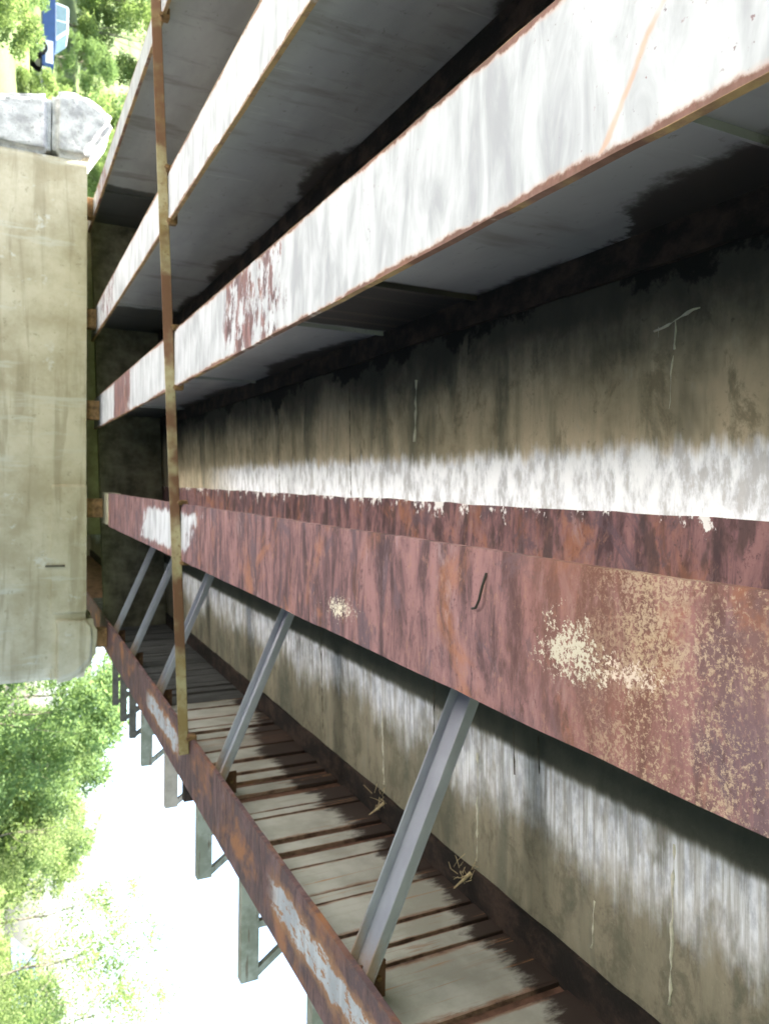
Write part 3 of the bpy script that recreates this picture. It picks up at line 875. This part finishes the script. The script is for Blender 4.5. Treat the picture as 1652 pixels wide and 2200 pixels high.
# ------------------------------------------------------------------ pier
def pier():
    t = empty('bridge_pier', (-1.35, 13.4, WATER_Z - 1), 'broad beige concrete pier with nose coloured sunlit white carrying the girder ends', 'bridge pier')
    off = Vector((-1.35, 13.4, WATER_Z - 1))
    def plan(x0, x1, y0, y1, r0, r1):
        pts = []
        for (cx, cy, a0, r) in ((x1 - r1, y0 + r1, -90, r1), (x1 - r1, y1 - r1, 0, r1), (x0 + r0, y1 - r0, 90, r0), (x0 + r0, y0 + r0, 180, r0)):
            for k in range(7):
                a = rad(a0 + 15 * k)
                pts.append((cx + r * math.cos(a) - off.x, cy + r * math.sin(a) - off.y))
        return pts
    zz = [-2.6, -0.6, 0.62, 1.44, 2.745]
    for i, (a, b) in enumerate(zip(zz, zz[1:])):
        bm = bmesh.new()
        s = 0.005 * (i % 2)
        prism(bm, plan(-4.90 + s, 3.20 - s, PIER_Y + s, 14.1 - s, 0.12, 0.35), 'z', a + 0.002 - off.z, b - 0.002 - off.z)
        from_bm('concrete_lift', bm, M['pier'], t)
    bm = bmesh.new()
    prism(bm, plan(0.1, 2.1, PIER_Y - 0.03, PIER_Y + 0.3, 0.04, 0.04), 'z', 2.25 - off.z, 2.75 - off.z)
    bmesh.ops.bevel(bm, geom=[e for e in bm.edges if abs(e.verts[0].co.z - e.verts[1].co.z) < .01], offset=0.012, segments=2, affect='EDGES')
    from_bm('cap', bm, M['pier'], t)
    bm = bmesh.new()   # thin drip ledge and slot
    add_box(bm, Vector((1.35, PIER_Y - 0.041, 2.30)) - off, (0.03, 0.02, 0.28)); from_bm('slot_form', bm, M['crack'], t)
    def rough(name, poly, y0, y1, mat, amp, seed):
        bm = bmesh.new()
        prism(bm, [(p[0] - off.x, p[1] - off.z) for p in poly], 'y', y0 - off.y, y1 - off.y)
        bmesh.ops.recalc_face_normals(bm, faces=bm.faces)
        bmesh.ops.bevel(bm, geom=[e for e in bm.edges if len(e.link_faces) == 2 and e.calc_face_angle(0) > 0.25], offset=0.09, segments=3, affect='EDGES', clamp_overlap=True)
        bmesh.ops.triangulate(bm, faces=bm.faces[:])
        for _ in range(5):
            bmesh.ops.subdivide_edges(bm, edges=[e for e in bm.edges if e.calc_length() > 0.06], cuts=1)
            bmesh.ops.triangulate(bm, faces=[f for f in bm.faces if len(f.verts) > 3])
        bmesh.ops.triangulate(bm, faces=bm.faces[:])
        bm.normal_update()
        for v in bm.verts:
            v.co += v.normal * (amp * (hnoise(v.co + Vector((seed, 0, 0)), 2.0) + 0.25 * hnoise(v.co, 9.0)))
        from_bm(name, bm, mat, t, smooth=True)
    rough('nose_block', [(-5.62, -2.6), (-4.86, -2.6), (-4.86, 2.235), (-5.80, 2.235), (-5.62, 1.4)], PIER_Y - 0.02, 14.0, M['pale_block'], 0.012, 3)
    rough('cheek_block', [(-5.84, 2.25), (-4.88, 2.25), (-4.88, 2.74), (-5.10, 2.86), (-5.56, 3.15), (-5.72, 3.02), (-5.90, 2.66)], PIER_Y - 0.03, 13.9, M['pale_block'], 0.014, 8)
    rough('end_cheek', [(2.12, 2.25), (3.22, 2.25), (3.14, 2.62), (2.86, 2.90), (2.30, 2.92), (2.12, 2.80)], PIER_Y - 0.05, 13.9, M['pier'], 0.03, 5)
    bm = bmesh.new()
    poly = [(-4.7, 2.745), (0.95, 2.745), (0.95, soffit_z(0.95) - 0.005), (-4.7, soffit_z(-4.7) - 0.005)]
    prism(bm, [(p[0] - off.x, p[1] - off.z) for p in poly], 'y', 13.82 - off.y, 14.08 - off.y)
    from_bm('back_wall', bm, M['end_concrete'], t)
    for gx in (*GX, EDGE_X):
        if zf(gx) - 2.745 > 0.08:
            box('bearing_pad', Vector((gx, 13.05, (zf(gx) + 2.745) / 2)) - off, (0.30, 0.20, zf(gx) - 2.745 - 0.004), M['clip_rust'], t, 0.01)
pier()

def far_abutment():
    t = empty('far_abutment', (-0.8, Y1, 0), 'concrete abutment beyond the pier closing the next span', 'abutment')
    bm = bmesh.new()
    poly = [(-5.2, -2), (3.6, -2), (3.6, 4.3), (-5.2, 4.0)]
    prism(bm, [(p[0] + 0.8, p[1]) for p in poly], 'y', 0.02, 1.2)
    from_bm('wall', bm, M['pier'], t)
far_abutment()

# ------------------------------------------------------------------ small scraps
def straw(x, y, n, spread, label):
    t = empty('straw_nest', (x, y, soffit_z(x) - 0.03), label, 'nest', 'straw scraps on the girder')
    bm = bmesh.new()
    for _ in range(n):
        a = Vector((random.gauss(0, spread * .4), random.gauss(0, spread * .5), random.gauss(-0.03, 0.02)))
        d = Vector((random.gauss(0, 1), random.gauss(0, 1), random.gauss(0, .7))).normalized() * random.uniform(.4, 1.1) * spread
        mid = a + d * .5 + Vector((random.gauss(0, .01), random.gauss(0, .01), random.gauss(0, .012)))
        add_tube(bm, [a, mid, a + d], [0.0022, 0.002, 0.0012], 4)
    from_bm('straw', bm, M['straw'], t)['kind'] = 'stuff'
    bm = bmesh.new()
    add_tube(bm, [(0.02, 0, 0), (0.06, 0.01, -0.05), (0.09, 0.0, -0.12)], [0.012, 0.009, 0.004], 6)
    from_bm('clod', bm, M['straw'], t)
straw(2.33, 3.83, 16, 0.11, 'dry straw tuft caught under the edge girder flange by the nearest brace')
straw(2.36, 5.02, 14, 0.10, 'small straw tuft on the dark flange behind the nearest brace')

def wire():
    x, y = 0.36, 2.1
    t = empty('wire_hook', (x, y, zf(x)), 'short bent black wire hanging from the rusted flange', 'wire')
    bm = bmesh.new()
    add_tube(bm, [(-0.075, -0.015, 0.002), (-0.03, -0.012, -0.012), (0.015, -0.002, -0.016), (0.045, 0.02, -0.014), (0.052, 0.05, -0.008)], [0.0045] * 5, 6)
    from_bm('bent_wire', bm, M['wire'], t, smooth=True)
wire()

# ------------------------------------------------------------------ vegetation
def leaf_mesh(name, centres, radii, per, size, mat, flat=0.75):
    P, Q = [], []
    for c, r in zip(centres, radii):
        n_ = int(per * (r ** 2))
        d = rng.normal(size=(n_, 3))
        d /= np.linalg.norm(d, axis=1)[:, None]
        rr = r * (0.35 + 0.65 * rng.random(n_) ** 0.5) * (1 + 0.18 * rng.normal(size=n_))
        P.append(np.array(c) + d * rr[:, None] * np.array([1, 1, flat]))
    P = np.concatenate(P)
    n_ = len(P)
    a = rng.normal(size=(n_, 3)); a /= np.linalg.norm(a, axis=1)[:, None]
    b = rng.normal(size=(n_, 3)); b -= a * (a * b).sum(1)[:, None]; b /= np.linalg.norm(b, axis=1)[:, None]
    s = size * (0.6 + 0.8 * rng.random(n_))[:, None]
    v = np.stack([P - a * s, P + b * s * 0.42, P + a * s, P - b * s * 0.42], 1).reshape(-1, 3)
    me = bpy.data.meshes.new(name)
    me.vertices.add(len(v)); me.vertices.foreach_set('co', v.ravel())
    me.loops.add(len(v)); me.loops.foreach_set('vertex_index', np.arange(len(v)))
    me.polygons.add(n_); me.polygons.foreach_set('loop_start', np.arange(0, 4 * n_, 4))
    me.update(calc_edges=True)
    me.materials.append(mat)
    return me

def trunk_mesh(name, h, r, tips):
    bm = bmesh.new()
    k = 7
    wob = [Vector((random.gauss(0, .06) * h * .2 * i / k, random.gauss(0, .06) * h * .2 * i / k, h * i / k)) for i in range(k + 1)]
    add_tube(bm, wob, [r * (1 - 0.75 * i / k) for i in range(k + 1)], 8)
    for tp in tips:
        i = random.randint(2, k - 1)
        a = wob[i]
        tp = Vector(tp)
        m = a.lerp(tp, .5) + Vector((0, 0, -.08 * (tp - a).length))
        r0 = r * (1 - 0.75 * i / k) * .55
        add_tube(bm, [a, m, tp], [r0, r0 * .6, r0 * .2], 6, False)
    me = bpy.data.meshes.new(name)
    bm.to_mesh(me); bm.free()
    me.materials.append(M['bark'])
    return me

def tree_kind(w, h, base, n_clump, per, size, mat, seed):
    """crown radius w, tree height h, crown starts at base"""
    random.seed(seed)
    cs, rs = [], []
    for _ in range(n_clump):
        f = random.random()
        z = base + (h - base) * f
        prof = math.sin(math.pi * (0.12 + 0.86 * f)) ** 0.7
        a = random.uniform(0, 2 * math.pi)
        q = w * prof * math.sqrt(random.random())
        cs.append((q * math.cos(a), q * math.sin(a), z)); rs.append(random.uniform(.16, .34) * w)
    tips = [c for c in cs if random.random() < .4][:14]
    return (leaf_mesh('crown', cs, rs, per / (w * w), size, mat), trunk_mesh('trunk', h * .7, .009 * h, tips))

KINDS = {
    'round_pale': tree_kind(2.2, 6.0, 0.8, 48, 6500, 0.075, M['leaf_pale'], 1),
    'tall_pale': tree_kind(2.0, 8.5, 1.2, 58, 6500, 0.075, M['leaf_pale'], 2),
    'mid': tree_kind(2.1, 5.5, 0.4, 44, 4600, 0.07, M['leaf_mid'], 3),
    'dark': tree_kind(2.1, 4.6, 0.2, 44, 5000, 0.07, M['leaf_dark'], 4),
    'airy': tree_kind(2.3, 6.5, 1.0, 34, 2700, 0.055, M['leaf_pale'], 5),
    'shrub_pale': tree_kind(1.3, 1.7, 0.1, 26, 4200, 0.06, M['leaf_pale'], 6),
    'shrub_dark': tree_kind(1.3, 1.9, 0.1, 26, 4200, 0.06, M['leaf_mid'], 7),
}
random.seed(11)
def plant(kind, x, y, s, label, group, name=None, sz=1.0):
    crown, trunk = KINDS[kind]
    shrub = kind.startswith('shrub')
    t = empty(name or ('leafy_shrub' if shrub else 'leafy_tree'), (x, y, terrain(x, y) - 0.05), label, 'shrub' if shrub else 'tree', group)
    t.rotation_euler.z = random.uniform(0, 6.28)
    t.scale = (s, s, s * sz)
    link('trunk', trunk, None, t)
    link('crown', crown, None, t)

LG, LS = 'pale trees on the left hillside', 'low shrubs on the left bank'
for (k, x, y, s, lab) in (
    ('tall_pale', -31.5, 54, 1.25, 'tall pale tree above the blue truck, far behind its bed'),
    ('round_pale', -28.5, 53, 1.3, 'round pale tree just behind the blue truck cab'),
    ('tall_pale', -24.0, 55, 1.25, 'tall pale tree rising past the bonnet of the blue truck'),
    ('mid', -20.5, 50, 1.35, 'mid green tree right of the blue truck on the slope'),
    ('round_pale', -17.6, 47.5, 1.2, 'round pale tree between the truck and the white pier nose'),
    ('tall_pale', -19.5, 60, 1.4, 'tall pale tree farthest up the hillside'),
    ('tall_pale', -27.0, 64, 1.6, 'tallest pale tree at the top left of the hillside'),
    ('mid', -14.8, 40, 1.1, 'mid green tree whose top shows over the white pier nose'),
    ('round_pale', -13.6, 34, 0.95, 'round pale tree just left of the outermost girder'),
    ('mid', -24.6, 49.5, 0.75, 'low mid green tree behind the truck bonnet'),
    ('round_pale', -22.2, 52.0, 0.8, 'small round pale tree on the slope right of the truck'),
    ('mid', -31.0, 50.0, 0.8, 'low mid green tree behind the truck bed'),
    ('round_pale', -17.0, 54.0, 1.0, 'round pale tree uphill of the one by the pier nose'),
    ('tall_pale', -36.5, 58, 1.5, 'tall pale tree at the edge of the view behind the truck'),
):
    plant(k, x, y, s, lab, LG)
for (k, x, y, s, lab) in (
    ('shrub_pale', -13.2, 25.0, 0.95, 'pale shrub at the foot of the white pier nose'),
    ('shrub_pale', -15.2, 26.5, 0.9, 'pale shrub second from the white pier nose'),
    ('shrub_dark', -16.6, 29.5, 0.9, 'dark shrub below the blue truck'),
    ('shrub_pale', -18.2, 31.0, 0.75, 'pale shrub below the truck beside the dark one'),
    ('shrub_pale', -20.6, 33.0, 0.7, 'pale shrub on the bank under the truck bed'),
    ('shrub_dark', -18.6, 36.5, 0.5, 'small dark shrub at the road edge before the truck'),
    ('shrub_pale', -16.0, 35.5, 0.9, 'pale shrub right of the road edge shrub'),
):
    plant(k, x, y, s, lab, LS)
RG, RS = 'trees right of the pier', 'low growth right of the pier'
for (k, x, y, s, lab) in (
    ('dark', 6.4, 22.5, 0.95, 'dense dark green tree right beside the pier end'),
    ('mid', 8.6, 24.5, 0.80, 'lighter leafy tree one step away from the pier'),
    ('mid', 7.2, 27.5, 0.95, 'mid green tree behind the dense dark one by the pier'),
    ('round_pale', 9.6, 28.5, 0.72, 'round pale tree between the dense dark tree and the lone one'),
    ('round_pale', 13.8, 30.0, 0.70, 'round pale tree low behind the airy trees'),
    ('airy', 9.8, 23.0, 0.62, 'small airy tree between the dense trees and the bright gap'),
    ('mid', 11.3, 26.0, 0.75, 'lone mid green tree in the bright gap'),
    ('dark', 10.8, 31.0, 0.75, 'small dark tree behind the lone mid green one'),
    ('airy', 12.2, 20.5, 0.82, 'airy pale tree with see-through branches at the lower left of the picture'),
    ('airy', 14.6, 21.5, 0.88, 'airy pale tree at the bottom edge of the picture'),
    ('airy', 13.6, 25.5, 0.85, 'airy pale tree behind the other two airy ones'),
    ('mid', 15.2, 23.5, 0.55, 'low mid green tree under the airy trees'),
    ('dark', 17.0, 25.0, 0.60, 'low dark tree at the bottom edge beside the shed'),
):
    plant(k, x, y, s, lab, RG)
for (k, x, y, s, lab) in (
    ('shrub_dark', 6.2, 19.8, 0.9, 'dark shrub hard against the pier end'),
    ('shrub_pale', 8.4, 20.2, 0.8, 'pale shrub in front of the dense dark trees'),
    ('shrub_pale', 10.6, 21.0, 0.8, 'pale shrub in front of the bright gap'),
    ('shrub_pale', 12.6, 22.0, 0.9, 'pale shrub under the first airy tree'),
    ('shrub_pale', 10.2, 24.5, 1.5, 'tall pale shrub filling the bright gap behind the smaller one'),
    ('shrub_pale', 12.0, 27.5, 1.7, 'tall pale shrub farther back in the bright gap'),
):
    plant(k, x, y, s, lab, RS)

# ------------------------------------------------------------------ truck on the road
def truck():
    gx, gy = -23.0, 43.2
    gz = terrain(gx, 43.5) + 0.13
    t = empty('pickup_truck', (gx, gy, gz), 'dark blue pickup truck with pale cab parked on the hillside road', 'truck')
    bm = bmesh.new()
    prism(bm, [(-2.6, 0.45), (2.5, 0.45), (2.62, 0.62), (2.55, 0.98), (1.15, 1.06), (-2.6, 1.06)], 'y', -0.9, 0.9)
    bmesh.ops.bevel(bm, geom=bm.edges[:], offset=0.04, segments=2, affect='EDGES')
    from_bm('body', bm, M['blue_paint'], t)
    bm = bmesh.new()
    prism(bm, [(-0.75, 1.065), (1.15, 1.065), (0.55, 1.68), (-0.65, 1.70)], 'y', -0.8, 0.8)
    bmesh.ops.bevel(bm, geom=bm.edges[:], offset=0.05, segments=2, affect='EDGES')
    cab = from_bm('cab', bm, M['white_paint'], t)
    for (pl, nm) in (([(-0.60, 1.13), (0.10, 1.13), (0.10, 1.58), (-0.55, 1.58)], 'side_window'), ([(0.2, 1.13), (0.92, 1.13), (0.50, 1.58), (0.2, 1.58)], 'side_window')):
        bm = bmesh.new(); prism(bm, pl, 'y', -0.812, -0.803); from_bm(nm, bm, M['glass'], cab)
    bm = bmesh.new(); add_bar(bm, (1.09, 0, 1.14), (0.64, 0, 1.62), 1.4, 0.02, Vector((0, 1, 0)), (0, 0.0)); from_bm('windscreen', bm, M['glass'], cab)
    box('front_bumper', (2.66, 0, 0.55), (0.14, 1.78, 0.2), M['chrome'], t, 0.03)
    box('rear_bumper', (-2.66, 0, 0.55), (0.12, 1.78, 0.18), M['chrome'], t, 0.03)
    box('side_panel', (1.85, -0.905, 0.78), (1.1, 0.02, 0.34), M['white_paint'], t, 0.008)
    for s in (-1, 1):
        box('headlight', (2.60, s * 0.66, 0.82), (0.06, 0.32, 0.16), M['glass'], t, 0.02)
        for wx in (-1.65, 1.7):
            bm = bmesh.new()
            bmesh.ops.create_cone(bm, cap_ends=True, segments=24, radius1=0.38, radius2=0.38, depth=0.26, matrix=Matrix.Translation((wx, s * 0.82, 0.38)) @ Matrix.Rotation(rad(90), 4, 'X'))
            bmesh.ops.bevel(bm, geom=[e for e in bm.edges if len(e.link_faces) == 2 and any(len(f.verts) > 8 for f in e.link_faces)], offset=0.04, segments=2, affect='EDGES')
            wh = from_bm('wheel', bm, M['tyre'], t)
            bm = bmesh.new()
            bmesh.ops.create_cone(bm, cap_ends=True, segments=16, radius1=0.22, radius2=0.2, depth=0.28, matrix=Matrix.Translation((wx, s * 0.825, 0.38)) @ Matrix.Rotation(rad(90), 4, 'X'))
            from_bm('rim', bm, M['rim'], wh)
truck()

def shed():
    x, y = 23.2, 33.0
    z = terrain(x, y) - 0.1
    t = empty('garden_shed', (x, y, z), 'small beige shed with slate blue roof at the lower left corner of the picture', 'shed')
    h = 1.85 - z
    box('wall', (0, 0, h / 2), (7.0, 4.0, h), M['shed_wall'], t, 0.02)
    bm = bmesh.new()
    prism(bm, [(-2.3, h + 0.004), (2.3, h + 0.004), (0, h + 0.95)], 'x', -3.8, 3.8)
    from_bm('roof', bm, M['shed_roof'], t)
    box('door', (-1.8, -2.01, 0.95), (0.85, 0.04, 1.9), M['shed_roof'], t, 0.01)
    box('window', (0.8, -2.01, 1.2), (1.0, 0.04, 0.7), M['glass'], t, 0.01)
shed()
